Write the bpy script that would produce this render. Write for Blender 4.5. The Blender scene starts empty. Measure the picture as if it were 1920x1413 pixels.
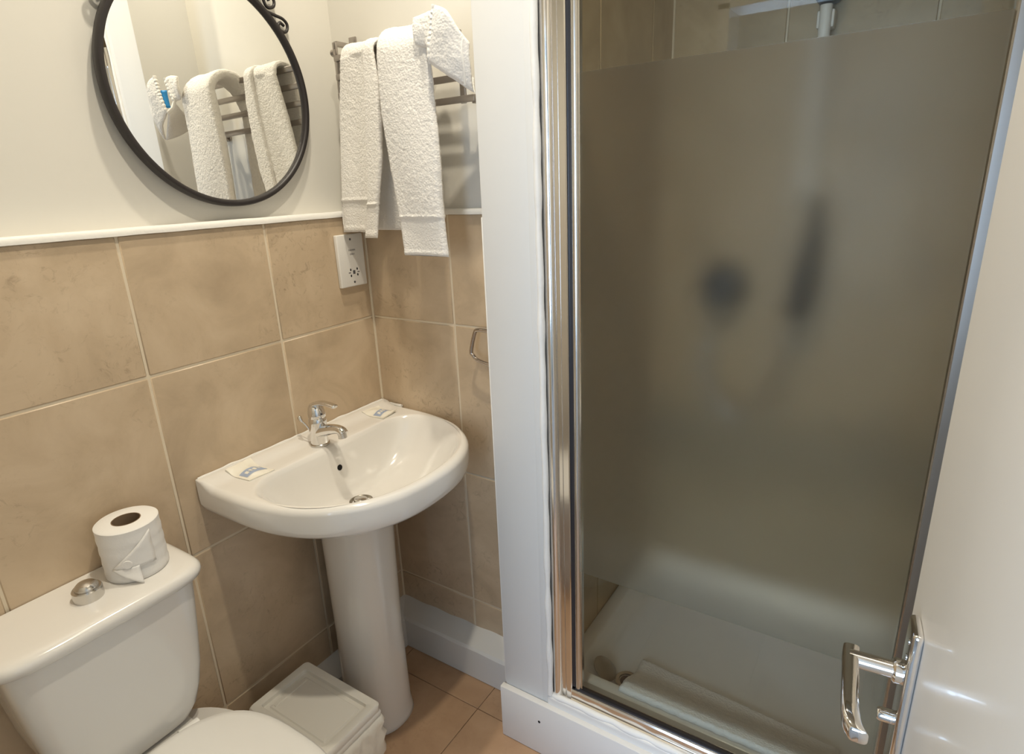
import bpy, bmesh, math, random
from mathutils import Vector, Matrix, noise
random.seed(7)
PI = math.pi
sc = bpy.context.scene
C = sc.collection

# ------------------------------------------------------------------ camera
cam_d = bpy.data.cameras.new('camera')
cam_d.sensor_width = 36.0
cam_d.lens = 1127.41 / 1920 * 36.0
cam_d.clip_start = 0.01
cam = bpy.data.objects.new('camera', cam_d)
C.objects.link(cam)
cr = Vector((0.84143476, 0.53895763, -0.03888727))
cu = Vector((-0.13352468, 0.27711651, 0.95151332))
cf = Vector((-0.52360167, 0.79544397, -0.30513961))
m = Matrix.Identity(4)
for i in range(3):
    m[i][0], m[i][1], m[i][2] = cr[i], cu[i], -cf[i]
m.translation = Vector((1.2995, -1.2432, 1.4714))
cam.matrix_world = m
sc.camera = cam

# ------------------------------------------------------------------ world, daylight, exposure
wd = bpy.data.worlds.new('world'); sc.world = wd
wd.use_nodes = True
bg = wd.node_tree.nodes['Background']
bg.inputs['Color'].default_value = (0.55, 0.72, 1.0, 1)
bg.inputs['Strength'].default_value = 1.2

def area_light(name, loc, rot, sx, sy, power, col):
    d = bpy.data.lights.new(name, 'AREA'); d.shape = 'RECTANGLE'
    d.size = sx; d.size_y = sy; d.energy = power; d.color = col
    o = bpy.data.objects.new(name, d); C.objects.link(o)
    o.location = loc; o.rotation_euler = rot
    return o
# daylight falling through the bedroom window behind the camera
area_light('window_daylight', (1.0, -3.38, 1.35), (PI / 2, 0, 0), 1.5, 1.6, 64, (0.55, 0.74, 1.0))

vs = sc.view_settings
sc.display_settings.display_device = 'sRGB'
vs.view_transform = 'Standard'; vs.look = 'None'
vs.gamma = 1.0; vs.use_curve_mapping = False
vs.exposure = 0.0

# ------------------------------------------------------------------ materials
def newmat(name, col=(.8, .8, .8), rough=.5, metal=0., coat=0., spec=.5):
    mt = bpy.data.materials.new(name); mt.use_nodes = True
    b = mt.node_tree.nodes['Principled BSDF']
    b.inputs['Base Color'].default_value = (*col, 1)
    b.inputs['Roughness'].default_value = rough
    b.inputs['Metallic'].default_value = metal
    b.inputs['Coat Weight'].default_value = coat
    b.inputs['Coat Roughness'].default_value = .06
    b.inputs['Specular IOR Level'].default_value = spec
    return mt

def nd(mt, t, **kw):
    n = mt.node_tree.nodes.new(t)
    for k, v in kw.items():
        setattr(n, k, v)
    return n

def lk(mt, a, b):
    mt.node_tree.links.new(a, b)

def bump(mt, scale, strength, dist=.002, detail=3, coord='Object'):
    tc = nd(mt, 'ShaderNodeTexCoord'); nz = nd(mt, 'ShaderNodeTexNoise')
    nz.inputs['Scale'].default_value = scale; nz.inputs['Detail'].default_value = detail
    bp = nd(mt, 'ShaderNodeBump')
    bp.inputs['Strength'].default_value = strength; bp.inputs['Distance'].default_value = dist
    lk(mt, tc.outputs[coord], nz.inputs['Vector']); lk(mt, nz.outputs['Fac'], bp.inputs['Height'])
    lk(mt, bp.outputs['Normal'], mt.node_tree.nodes['Principled BSDF'].inputs['Normal'])
    return mt

def stone(name, c_dark, c_mid, c_light, spot, rough):
    """limestone look: soft cloudy mottling, darker pits and veins, different on every tile"""
    mt = newmat(name, c_mid, rough)
    b = mt.node_tree.nodes['Principled BSDF']
    tc = nd(mt, 'ShaderNodeTexCoord'); oi = nd(mt, 'ShaderNodeObjectInfo')
    mul = nd(mt, 'ShaderNodeMath', operation='MULTIPLY'); mul.inputs[1].default_value = 37.0
    add = nd(mt, 'ShaderNodeVectorMath', operation='ADD')
    lk(mt, oi.outputs['Random'], mul.inputs[0])
    lk(mt, tc.outputs['Object'], add.inputs[0]); lk(mt, mul.outputs[0], add.inputs[1])
    n1 = nd(mt, 'ShaderNodeTexNoise'); n1.inputs['Scale'].default_value = 6.5
    n1.inputs['Detail'].default_value = 6; n1.inputs['Roughness'].default_value = .6
    n1.inputs['Distortion'].default_value = .6
    lk(mt, add.outputs[0], n1.inputs['Vector'])
    r1 = nd(mt, 'ShaderNodeValToRGB')
    e = r1.color_ramp.elements
    e[0].position = .28; e[0].color = (*c_dark, 1)
    e[1].position = .70; e[1].color = (*c_light, 1)
    k = e.new(.5); k.color = (*c_mid, 1)
    lk(mt, n1.outputs['Fac'], r1.inputs['Fac'])
    # darker veins and pits, gathered in patches
    n2 = nd(mt, 'ShaderNodeTexNoise'); n2.inputs['Scale'].default_value = 38
    n2.inputs['Detail'].default_value = 7; n2.inputs['Roughness'].default_value = .7
    n2.inputs['Distortion'].default_value = 1.4
    lk(mt, add.outputs[0], n2.inputs['Vector'])
    r2 = nd(mt, 'ShaderNodeValToRGB')
    r2.color_ramp.elements[0].position = .54; r2.color_ramp.elements[0].color = (0, 0, 0, 1)
    r2.color_ramp.elements[1].position = .74; r2.color_ramp.elements[1].color = (1, 1, 1, 1)
    lk(mt, n2.outputs['Fac'], r2.inputs['Fac'])
    n3 = nd(mt, 'ShaderNodeTexNoise'); n3.inputs['Scale'].default_value = 4.0
    n3.inputs['Detail'].default_value = 2
    ad2 = nd(mt, 'ShaderNodeVectorMath', operation='ADD'); ad2.inputs[1].default_value = (5.3, 1.7, 9.1)
    lk(mt, add.outputs[0], ad2.inputs[0]); lk(mt, ad2.outputs[0], n3.inputs['Vector'])
    r3 = nd(mt, 'ShaderNodeValToRGB')
    r3.color_ramp.elements[0].position = .48; r3.color_ramp.elements[0].color = (0.08, 0.08, 0.08, 1)
    r3.color_ramp.elements[1].position = .66; r3.color_ramp.elements[1].color = (1, 1, 1, 1)
    lk(mt, n3.outputs['Fac'], r3.inputs['Fac'])
    mm = nd(mt, 'ShaderNodeMath', operation='MULTIPLY')
    lk(mt, r2.outputs['Color'], mm.inputs[0]); lk(mt, r3.outputs['Color'], mm.inputs[1])
    ms = nd(mt, 'ShaderNodeMath', operation='MULTIPLY'); ms.inputs[1].default_value = .75
    lk(mt, mm.outputs[0], ms.inputs[0])
    mx = nd(mt, 'ShaderNodeMix', data_type='RGBA')
    lk(mt, ms.outputs[0], mx.inputs[0]); lk(mt, r1.outputs['Color'], mx.inputs[6])
    mx.inputs[7].default_value = (*spot, 1)
    lk(mt, mx.outputs[2], b.inputs['Base Color'])
    bp = nd(mt, 'ShaderNodeBump'); bp.inputs['Strength'].default_value = .12; bp.inputs['Distance'].default_value = .001
    bp.invert = True
    lk(mt, n2.outputs['Fac'], bp.inputs['Height']); lk(mt, bp.outputs['Normal'], b.inputs['Normal'])
    return mt

M = {}
M['plaster'] = bump(newmat('plaster', (.71, .685, .625), .62), 55, .10, .002)
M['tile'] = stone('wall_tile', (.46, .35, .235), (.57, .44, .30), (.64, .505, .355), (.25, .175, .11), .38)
M['grout'] = bump(newmat('grout', (.72, .62, .47), .8), 220, .3, .001)
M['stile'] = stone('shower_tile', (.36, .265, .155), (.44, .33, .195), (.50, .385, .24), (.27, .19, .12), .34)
M['floor_tile'] = stone('floor_tile', (.43, .265, .155), (.49, .31, .185), (.54, .35, .215), (.36, .22, .13), .5)
M['floor_joint'] = newmat('floor_joint', (.24, .15, .09), .8)
M['white_paint'] = bump(newmat('white_paint', (.71, .70, .675), .42), 30, .14, .002)
M['gloss_paint'] = bump(newmat('gloss_paint', (.80, .78, .75), .26, coat=.2), 22, .12, .0015)
M['bead'] = bump(newmat('bead', (.83, .81, .77), .45), 90, .4, .002)
M['ceramic'] = newmat('ceramic', (.80, .775, .735), .16, coat=.6)
M['plastic'] = newmat('plastic', (.80, .78, .74), .33)
M['bin_plastic'] = newmat('bin_plastic', (.80, .77, .70), .42)
M['chrome'] = newmat('chrome', (.78, .77, .76), .07, 1.)
M['jamb'] = newmat('jamb', (.80, .78, .76), .13, 1.)
M['chrome_dark_reflection'] = newmat('chrome_dark_reflection', (.46, .41, .38), .12, 1.)  # plain chrome; the dark surroundings it reflects are put into the base colour
M['nickel'] = newmat('nickel', (.42, .385, .36), .30, 1.)
M['satin'] = newmat('satin', (.62, .60, .57), .22, 1.)
M['iron'] = newmat('iron', (.018, .014, .014), .42)
M['mirror'] = newmat('mirror', (.90, .90, .87), .0, 1.)
M['black'] = newmat('black', (.01, .009, .009), .5)
M['gasket'] = newmat('gasket', (.02, .02, .025), .3)
M['hole'] = newmat('hole', (.01, .008, .008), .9)
M['ink'] = newmat('ink', (.10, .095, .10), .7)
M['paper'] = bump(newmat('paper', (.83, .81, .78), .85), 260, .25, .001)
M['card'] = newmat('card', (.22, .15, .09), .9)
M['sachet'] = newmat('sachet', (.84, .80, .70), .4)
M['blue_print'] = newmat('blue_print', (.36, .42, .55), .5)
M['blue_tag'] = newmat('blue_tag', (.02, .26, .60), .5)
M['red_print'] = newmat('red_print', (.5, .05, .12), .5)
M['dark_plastic'] = newmat('dark_plastic', (.03, .035, .05), .35)
M['plug'] = newmat('plug', (.30, .27, .22), .3, .8)
M['tray'] = newmat('tray', (.78, .75, .70), .25)
M['pipe_brown'] = newmat('pipe_brown', (.10, .05, .03), .6)
M['carpet'] = newmat('carpet', (.30, .27, .25), .95)
M['door_paint'] = bump(newmat('door_paint', (.86, .84, .81), .30, coat=.15), 14, .10, .002)

def terry(name, col):
    mt = newmat(name, col, .95, spec=.1)
    b = mt.node_tree.nodes['Principled BSDF']
    b.inputs['Sheen Weight'].default_value = .25
    tc = nd(mt, 'ShaderNodeTexCoord')
    n = nd(mt, 'ShaderNodeTexNoise'); n.inputs['Scale'].default_value = 320; n.inputs['Detail'].default_value = 4
    n.inputs['Roughness'].default_value = .7
    v = nd(mt, 'ShaderNodeTexVoronoi'); v.inputs['Scale'].default_value = 210
    ad = nd(mt, 'ShaderNodeMath', operation='ADD')
    lk(mt, tc.outputs['Object'], n.inputs['Vector']); lk(mt, tc.outputs['Object'], v.inputs['Vector'])
    lk(mt, n.outputs['Fac'], ad.inputs[0]); lk(mt, v.outputs['Distance'], ad.inputs[1])
    bp = nd(mt, 'ShaderNodeBump'); bp.inputs['Strength'].default_value = .45; bp.inputs['Distance'].default_value = .0025
    lk(mt, ad.outputs[0], bp.inputs['Height']); lk(mt, bp.outputs['Normal'], b.inputs['Normal'])
    return mt
M['terry'] = terry('terry', (.83, .80, .755))
M['hem'] = bump(newmat('hem', (.85, .825, .775), .9), 400, .4, .001)

def clear_glass():
    mt = bpy.data.materials.new('clear_glass'); mt.use_nodes = True
    nt = mt.node_tree; nt.nodes.clear()
    out = nt.nodes.new('ShaderNodeOutputMaterial')
    tr = nt.nodes.new('ShaderNodeBsdfTransparent'); tr.inputs['Color'].default_value = (.90, .92, .90, 1)
    gl = nt.nodes.new('ShaderNodeBsdfGlossy'); gl.inputs['Roughness'].default_value = .01
    lw = nt.nodes.new('ShaderNodeLayerWeight'); lw.inputs['Blend'].default_value = .5
    pw = nt.nodes.new('ShaderNodeMath'); pw.operation = 'POWER'; pw.inputs[1].default_value = 5
    fr = nt.nodes.new('ShaderNodeMath'); fr.operation = 'MULTIPLY_ADD'; fr.inputs[1].default_value = .94; fr.inputs[2].default_value = .045
    nt.links.new(lw.outputs['Facing'], pw.inputs[0]); nt.links.new(pw.outputs[0], fr.inputs[0])
    mx = nt.nodes.new('ShaderNodeMixShader')
    nt.links.new(fr.outputs[0], mx.inputs[0]); nt.links.new(tr.outputs[0], mx.inputs[1])
    nt.links.new(gl.outputs[0], mx.inputs[2]); nt.links.new(mx.outputs[0], out.inputs[0])
    return mt
M['glass'] = clear_glass()
def etched_core():
    mt = bpy.data.materials.new('etched_core'); mt.use_nodes = True
    nt = mt.node_tree; nt.nodes.clear()
    out = nt.nodes.new('ShaderNodeOutputMaterial'); tr = nt.nodes.new('ShaderNodeBsdfTransparent')
    tr.inputs['Color'].default_value = (.94, .945, .93, 1)
    nt.links.new(tr.outputs[0], out.inputs[0])
    return mt
M['etched'] = etched_core()

def frosted_glass():
    """etched film on the pane: soft small-angle scatter plus a milky veil"""
    mt = bpy.data.materials.new('frosted_glass'); mt.use_nodes = True
    nt = mt.node_tree; nt.nodes.clear()
    out = nt.nodes.new('ShaderNodeOutputMaterial')
    rf = nt.nodes.new('ShaderNodeBsdfRefraction')
    rf.inputs['Color'].default_value = (.95, .95, .92, 1)
    rf.inputs['Roughness'].default_value = .72; rf.inputs['IOR'].default_value = 1.09
    df = nt.nodes.new('ShaderNodeBsdfDiffuse'); df.inputs['Color'].default_value = (.30, .30, .27, 1)
    tl = nt.nodes.new('ShaderNodeBsdfTranslucent'); tl.inputs['Color'].default_value = (.80, .82, .80, 1)
    m0 = nt.nodes.new('ShaderNodeMixShader'); m0.inputs[0].default_value = .75
    nt.links.new(df.outputs[0], m0.inputs[1]); nt.links.new(tl.outputs[0], m0.inputs[2])
    m1 = nt.nodes.new('ShaderNodeMixShader'); m1.inputs[0].default_value = .24
    nt.links.new(rf.outputs[0], m1.inputs[1]); nt.links.new(m0.outputs[0], m1.inputs[2])
    nt.links.new(m1.outputs[0], out.inputs[0])
    return mt
M['frost'] = frosted_glass()

def emit(name, col, s):
    mt = bpy.data.materials.new(name); mt.use_nodes = True
    nt = mt.node_tree; nt.nodes.clear()
    out = nt.nodes.new('ShaderNodeOutputMaterial'); e = nt.nodes.new('ShaderNodeEmission')
    e.inputs[0].default_value = (*col, 1); e.inputs[1].default_value = s
    nt.links.new(e.outputs[0], out.inputs[0])
    return mt
M['lamp_glow'] = emit('lamp_glow', (1, .87, .66), 30)

# ------------------------------------------------------------------ mesh helpers
class MB:
    def __init__(s):
        s.v = []; s.f = []
    def raw(s, vs, fs):
        o = len(s.v); s.v += [tuple(p) for p in vs]; s.f += [tuple(i + o for i in q) for q in fs]
        return s
    def box(s, a, b, bev=0., seg=2):
        bm = bmesh.new(); bmesh.ops.create_cube(bm, size=1)
        for v in bm.verts:
            v.co = Vector([(a[i] + b[i]) / 2 + v.co[i] * (b[i] - a[i]) for i in range(3)])
        if bev > 0:
            bmesh.ops.bevel(bm, geom=bm.edges[:] + bm.verts[:], offset=bev, segments=seg, profile=.5, affect='EDGES')
        bm.verts.ensure_lookup_table()
        s.raw([v.co for v in bm.verts], [[v.index for v in f.verts] for f in bm.faces])
        bm.free(); return s
    def loft(s, rings, cap0=True, cap1=True, closed=True):
        o = len(s.v); n = len(rings[0])
        for r in rings:
            s.v += [tuple(p) for p in r]
        for i in range(len(rings) - 1):
            for j in range(n if closed else n - 1):
                k = (j + 1) % n
                s.f.append((o + i * n + j, o + i * n + k, o + (i + 1) * n + k, o + (i + 1) * n + j))
        if cap0: s.f.append(tuple(o + j for j in reversed(range(n))))
        if cap1: s.f.append(tuple(o + (len(rings) - 1) * n + j for j in range(n)))
        return s
    def tube(s, pts, rad, n=10, sx=1., sy=1., closed=False, up=(0, 0, 1)):
        pts = [Vector(p) for p in pts]; N = len(pts)
        rad = rad if isinstance(rad, (list, tuple)) else [rad] * N
        rings = []; prev = None
        for i, p in enumerate(pts):
            a = pts[(i - 1) % N] if (closed or i > 0) else p
            b = pts[(i + 1) % N] if (closed or i < N - 1) else p
            t = (b - a).normalized()
            if prev is None:
                u = Vector(up)
                if abs(u.dot(t)) > .95: u = Vector((1, 0, 0)) if abs(t.x) < .9 else Vector((0, 1, 0))
            else: u = prev
            u = (u - t * u.dot(t)).normalized(); w = t.cross(u); prev = u
            rings.append([p + (u * math.cos(q) * sy + w * math.sin(q) * sx) * rad[i]
                          for q in [2 * PI * k / n for k in range(n)]])
        if closed:
            rings.append(rings[0]); s.loft(rings, False, False)
        else: s.loft(rings)
        return s
    def lathe(s, prof, center=(0, 0, 0), n=32, axis='z', cap0=True, cap1=True):
        c = Vector(center); rings = []
        for r, h in prof:
            ring = []
            for k in range(n):
                a = 2 * PI * k / n
                q = {'z': (r * math.cos(a), r * math.sin(a), h), 'x': (h, r * math.cos(a), r * math.sin(a)),
                     'y': (r * math.sin(a), h, r * math.cos(a))}[axis]
                ring.append(c + Vector(q))
            rings.append(ring)
        return s.loft(rings, cap0, cap1)
    def mesh(s, name, angle=38):
        me = bpy.data.meshes.new(name); me.from_pydata(s.v, [], s.f); me.validate()
        bm = bmesh.new(); bm.from_mesh(me)
        bmesh.ops.remove_doubles(bm, verts=bm.verts, dist=1e-6)
        bmesh.ops.recalc_face_normals(bm, faces=bm.faces)
        bm.to_mesh(me); bm.free()
        for p in me.polygons: p.use_smooth = True
        me.set_sharp_from_angle(angle=math.radians(angle))
        return me
    def build(s, name, mat, parent=None, angle=38):
        me = s.mesh(name, angle); me.materials.append(M[mat])
        return link(name, me, parent)

def link(name, me, parent=None, loc=None):
    o = bpy.data.objects.new(name, me); C.objects.link(o)
    if loc is not None: o.location = loc
    if parent is not None:
        o.parent = parent
        # parts are modelled in room coordinates
        mw = Matrix.Identity(4); q = parent; mats = []
        while q is not None:
            mats.append(q); q = q.parent
        for q in reversed(mats):
            mw = mw @ q.matrix_parent_inverse @ q.matrix_basis
        o.matrix_parent_inverse = mw.inverted()
    return o

def tag(o, label=None, cat=None, group=None, kind=None):
    for k, v in (('label', label), ('category', cat), ('group', group), ('kind', kind)):
        if v: o[k] = v
    return o

def thing(name, loc, label, cat, group=None):
    o = bpy.data.objects.new(name, None); C.objects.link(o); o.location = loc
    o.empty_display_size = .05
    return tag(o, label, cat, group)

def struct(o, label=None):
    o['kind'] = 'structure'
    if label: o['label'] = label
    return o

_tc = {}
def tile(parent, center, dims, mat, bev=.002, name='tile'):
    key = (tuple(round(d, 4) for d in dims), mat)
    if key not in _tc:
        h = [d / 2 for d in dims]
        me = MB().box([-a for a in h], h, bev, 1).mesh(name); me.materials.append(M[mat]); _tc[key] = me
    o = bpy.data.objects.new(name, _tc[key]); C.objects.link(o)
    o.location = center; o.parent = parent
    return o

def smoothpath(pts, n=8, closed=False):
    P = [Vector(p) for p in pts]; out = []; N = len(P)
    for i in range(N if closed else N - 1):
        g = (lambda k: P[k % N]) if closed else (lambda k: P[max(0, min(N - 1, k))])
        a, b, c, d = g(i - 1), g(i), g(i + 1), g(i + 2)
        for k in range(n):
            t = k / n
            out.append(.5 * ((2 * b) + (c - a) * t + (2 * a - 5 * b + 4 * c - d) * t * t + (3 * b - a - 3 * c + d) * t ** 3))
    if not closed: out.append(P[-1])
    return out

def lerp(a, b, t): return a + (b - a) * t
def interp(tab, x):
    if x <= tab[0][0]: return tab[0][1]
    for (a, b), (c, d) in zip(tab, tab[1:]):
        if x <= c: return lerp(b, d, (x - a) / (c - a))
    return tab[-1][1]
def sstep(a, b, x):
    t = max(0, min(1, (x - a) / (b - a))); return t * t * (3 - 2 * t)

# ================================================================== THE ROOM
ZT = 1.4068                       # top of the wall tiling
ROWS = [(0.0, .238), (.238, .677), (.677, 1.116), (1.116, ZT)]
G = .0027                         # half of a grout joint
YB = -1.31                        # doorway wall
XR = 1.47                         # right wall
CZ = 2.75                         # ceiling

# floor
fl = struct(MB().box((-.1, YB - .1, -.06), (XR + .1, .75, -.003)).build('floor', 'floor_joint'), 'tan tiled bathroom floor')
xs = [-.05] + [.084 + .33 * k for k in range(5)]
ys = [-1.31] + [-1.145 + .33 * k for k in range(4)] + [.0]
for i in range(len(xs) - 1):
    for j in range(len(ys) - 1):
        x0, x1, y0, y1 = xs[i] + .001, min(xs[i + 1], XR) - .001, ys[j] + .001, ys[j + 1] - .001
        if x0 > .66 and y0 > -.16: continue
        tile(fl, ((x0 + x1) / 2, (y0 + y1) / 2, -.003), (x1 - x0, y1 - y0, .006), 'floor_tile', .0008, 'floor_tile')

# left wall (mirror, basin, toilet): plaster set back above a tiled lower part
wl = struct(MB().box((-.16, YB - .1, ZT - .02), (-.05, .11, CZ)).build('wall_left', 'plaster'), 'cream plastered wall with beige stone tiles below')
MB().box((-.16, YB - .1, 0), (-.002, .11, ZT - .001)).build('grout', 'grout', wl)
ycol = [-.0, -.320, -.6516, -.983, YB]
for z0, z1 in ROWS:
    for a, b in zip(ycol, ycol[1:]):
        tile(wl, (-.004, (a + b) / 2, (z0 + z1) / 2), (.008, a - b - 2 * G, z1 - z0 - 2 * G), 'tile')
# back wall (towel rack)
wb = struct(MB().box((-.05, .008, ZT - .02), (.56, .10, CZ)).build('wall_back', 'plaster'), 'short cream wall behind the towels with stone tiles below')
MB().box((-.05, .002, 0), (.56, .10, ZT - .001)).build('grout', 'grout', wb)
xcol = [0, .302, .536]
for z0, z1 in ROWS:
    for a, b in zip(xcol, xcol[1:]):
        tile(wb, ((a + b) / 2, .004, (z0 + z1) / 2), (b - a - 2 * G, .008, z1 - z0 - 2 * G), 'tile')
# grout filled corner between the two walls
MB().tube([(.0008, -.0008, 0), (.0008, -.0008, ZT)], .0042, 8).build('corner_grout', 'grout', wb)

# tile trims
def quad_trim(name, p0, p1, out, label):
    p0 = Vector(p0); p1 = Vector(p1); o_ = Vector(out); up = Vector((0, 0, 1)); rings = []
    n = 60
    for i in range(n + 1):
        p = p0.lerp(p1, i / n)
        w = noise.noise(p * 14) * .0008
        prof = [(-.052, .0), (-.052, .010)] if name.endswith('1') else [(-.012, 0), (-.012, .012)]
        prof += [(-.004, .0125), (.002, .0115), (.005, .008), (.006, .002), (.006, -.002), (.0, -.003)]
        rings.append([p + o_ * a + up * (b + w) for a, b in prof])
    return struct(MB().loft(rings).build(name, 'bead'), label)
quad_trim('trim_1', (.001, YB, ZT), (.001, .0, ZT), (1, 0, 0), 'white quadrant trim along the top of the left wall tiles')
quad_trim('trim_2', (-.001, -.001, ZT), (.533, -.001, ZT), (0, -1, 0), 'white quadrant trim on the tiles under the towels')

# boxed skirting under the basin
def ledge(name, rings, label):
    return struct(MB().loft(rings).build(name, 'white_paint', None, 25), label)
ledge('baseboard_back', [[(x, 0, .002), (x, -.0665, .002), (x, -.0675, .106 + .0015 * math.sin(x * 40)), (x, -.062, .115), (x, -.010, .136), (x, 0, .140 + .002 * math.sin(x * 55))]
                         for x in [.002 + .02 * k for k in range(27)]], 'boxed white skirting ledge on the short wall')
ledge('baseboard_left', [[(0, y, .002), (.060, y, .002), (.060, y, .105), (.054, y, .112), (.012, y, .136), (0, y, .140)]
                         for y in [-.385 + .0202 * k for k in range(20)]], 'boxed white skirting ledge behind the basin pedestal')

# partition pillar beside the shower
wp = struct(MB().box((.533, -.171, 0), (.652, .66, CZ), .003, 2).build('wall_partition', 'white_paint'), 'white painted pillar between towels and shower')
MB().box((.640, -.1708, 0), (.668, -.085, CZ), .002, 2).build('pillar_nib', 'white_paint', wp)
MB().box((.527, -.166, .16), (.5345, -.03, ZT), .002, 2).build('edge_bead', 'bead', wp)
# sealant run between pillar and shower frame, uneven by hand
pts = [(.6715 + .0022 * noise.noise((0, 3, z * 9)), -.168, z) for z in [.2 + .015 * k for k in range(125)]]
MB().tube(pts, [.0075 + .003 * noise.noise((1, 5, p[2] * 14)) for p in pts], 10).build('sealant', 'bead', wp)
# plinth and kerb
pl = struct(MB().box((.5255, -.189, .001), (XR, -.1715, .171), .002, 2).build('baseboard_shower', 'gloss_paint'), 'white plinth board along the foot of the shower')
MB().lathe([(.0, -.0004), (.0035, -.0004), (.0038, .0006), (.0, .0006)], (.647, -.1895, .112), 14, 'y', False, False).build('screw_hole', 'hole', pl)
kb = struct(MB().box((.664, -.1745, 0), (XR, -.10, .196), .006, 3).build('trim_3', 'gloss_paint'), 'white kerb under the shower frame')
pts = [(x, -.164 + .004 * noise.noise((x * 22, 1, 0)), .197 + .002 * noise.noise((x * 30, 2, 0))) for x in [.668 + .01 * k for k in range(80)]]
MB().tube(pts, [.0085 + .0035 * noise.noise((p[0] * 26, 7, 1)) for p in pts], 10).build('sealant', 'bead', kb)

# shower walls
def shower_wall(name, a, b, label): return struct(MB().box(a, b).build(name, 'grout'), label)
w1 = shower_wall('wall_shower_left', (.640, -.084, .0), (.653, .66, CZ), 'tiled left side of the shower')
w2 = shower_wall('wall_shower_back', (.60, .650, .0), (XR + .02, .74, CZ), 'tiled back of the shower')
w3 = shower_wall('wall_shower_right', (XR - .012, -.17, .0), (XR + .02, .66, CZ), 'tiled right side of the shower')
srow = [.2, .677, 1.116, 1.555, 1.994, CZ]
for z0, z1 in zip(srow, srow[1:]):
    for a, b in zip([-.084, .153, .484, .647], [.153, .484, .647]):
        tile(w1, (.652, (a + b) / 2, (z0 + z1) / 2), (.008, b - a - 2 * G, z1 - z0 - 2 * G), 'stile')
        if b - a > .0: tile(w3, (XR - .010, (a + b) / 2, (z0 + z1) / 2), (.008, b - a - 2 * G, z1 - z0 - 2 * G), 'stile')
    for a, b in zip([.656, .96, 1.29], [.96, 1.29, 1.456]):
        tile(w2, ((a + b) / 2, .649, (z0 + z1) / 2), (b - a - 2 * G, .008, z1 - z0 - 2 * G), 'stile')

MB().tube([(.6568, .6440, .215), (.6568, .6440, CZ - .01)], .0045, 8).build('corner_grout', 'grout', w2)

# remaining shell: right wall, doorway wall, ceiling, bedroom beyond the doorway
struct(MB().box((XR, YB - .1, 0), (XR + .1, .0, CZ)).build('wall_right', 'plaster'), 'plain cream wall behind the open door')
wf = MB()
wf.box((-.16, YB - .1, 0), (.70, YB, CZ)); wf.box((1.46, YB - .1, 0), (XR + .1, YB, CZ)); wf.box((.70, YB - .1, 2.0), (1.46, YB, CZ))
struct(wf.build('wall_front', 'plaster'), 'cream wall holding the doorway')
df = MB()
df.box((.68, YB - .12, 0), (.715, YB + .012, 2.0)); df.box((.68, YB - .12, 1.985), (1.46, YB + .012, 2.03))
struct(df.build('trim_4', 'gloss_paint'), 'white frame of the doorway')
struct(MB().box((-.2, YB - .1, CZ), (XR + .15, .76, CZ + .08)).build('ceiling', 'plaster'), 'plain white ceiling')
YF = -3.4
struct(MB().box((-1.3, YF, -.06), (2.7, YB - .1, 0)).build('floor_bedroom', 'carpet'), 'carpet of the room beyond the doorway')
struct(MB().box((-1.3, YF, 2.5), (2.7, YB - .1, 2.56)).build('ceiling_bedroom', 'plaster'), 'ceiling of the room beyond the doorway')
struct(MB().box((-1.38, YF, 0), (-1.3, YB - .1, 2.5)).build('wall_bedroom_left', 'plaster'), 'wall of the room beyond the doorway')
struct(MB().box((2.7, YF, 0), (2.78, YB - .1, 2.5)).build('wall_bedroom_right', 'plaster'), 'wall of the room beyond the doorway')
wq = MB()
wq.box((-1.3, YF - .08, 0), (.2, YF, 2.5)); wq.box((1.8, YF - .08, 0), (2.7, YF, 2.5))
wq.box((.2, YF - .08, 0), (1.8, YF, .5)); wq.box((.2, YF - .08, 2.2), (1.8, YF, 2.5))
struct(wq.build('wall_bedroom_window', 'plaster'), 'window wall of the room beyond the doorway')
wf2 = MB()
for x in (.2, .98, 1.76): wf2.box((x, YF - .06, .5), (x + .04, YF - .02, 2.2))
for z in (.5, 2.16): wf2.box((.2, YF - .06, z), (1.8, YF - .02, z + .04))
wn = struct(wf2.build('window_1', 'gloss_paint'), 'white window frame of the room beyond')
for x in (.24, 1.02): MB().box((x, YF - .043, .54), (x + .74, YF - .037, 2.16)).build('pane', 'glass', wn)
wq = MB()
wq.box((-1.3, YB - .1, 0), (-.16, YB - .04, 2.5)); wq.box((XR + .1, YB - .1, 0), (2.7, YB - .04, 2.5)); wq.box((-.16, YB - .1, CZ), (XR + .1, YB - .04, 2.5))
struct(wq.build('wall_bedroom_near', 'plaster'), 'near wall of the room beyond the doorway')

# ------------------------------------------------------------------ room door with lever handle
HX, HY = 1.412, -1.285
dd = Vector((-.078, 1, 0)).normalized(); dn = Vector((-dd.y, dd.x, 0))     # along the leaf, out of its face (towards the toilet)
def dp(s, n, z): return Vector((HX, HY, 0)) + dd * s + dn * n + Vector((0, 0, z))
def dbox(s0, s1, n0, n1, z0, z1, bev=0., seg=2):
    b = MB().box((s0, n0, z0), (s1, n1, z1), bev, seg); b.v = [tuple(dp(*p)) for p in b.v]; return b
DW = .715
door = struct(dbox(0, DW, -.040, 0, .008, 1.985, .002, 2).build('door_1', 'door_paint'), 'white painted door standing open at the right edge')
SB = DW - .066
h_ = dbox(SB - .019, SB + .019, 0, .0095, .862, 1.052, .004, 3).build('door_handle', 'chrome', door)
h_['label'] = 'chrome lever handle on a long backplate'
def dlathe(prof, s, z, n=20):
    b = MB().lathe(prof, (0, 0, 0), n, 'y'); b.v = [tuple(dp(s + x, y, z + zz)) for x, y, zz in b.v]; return b
dlathe([(.0, .009), (.0125, .009), (.0125, .016), (.0105, .018), (.0, .018)], SB, .994).build('rose', 'chrome', h_)
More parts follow.
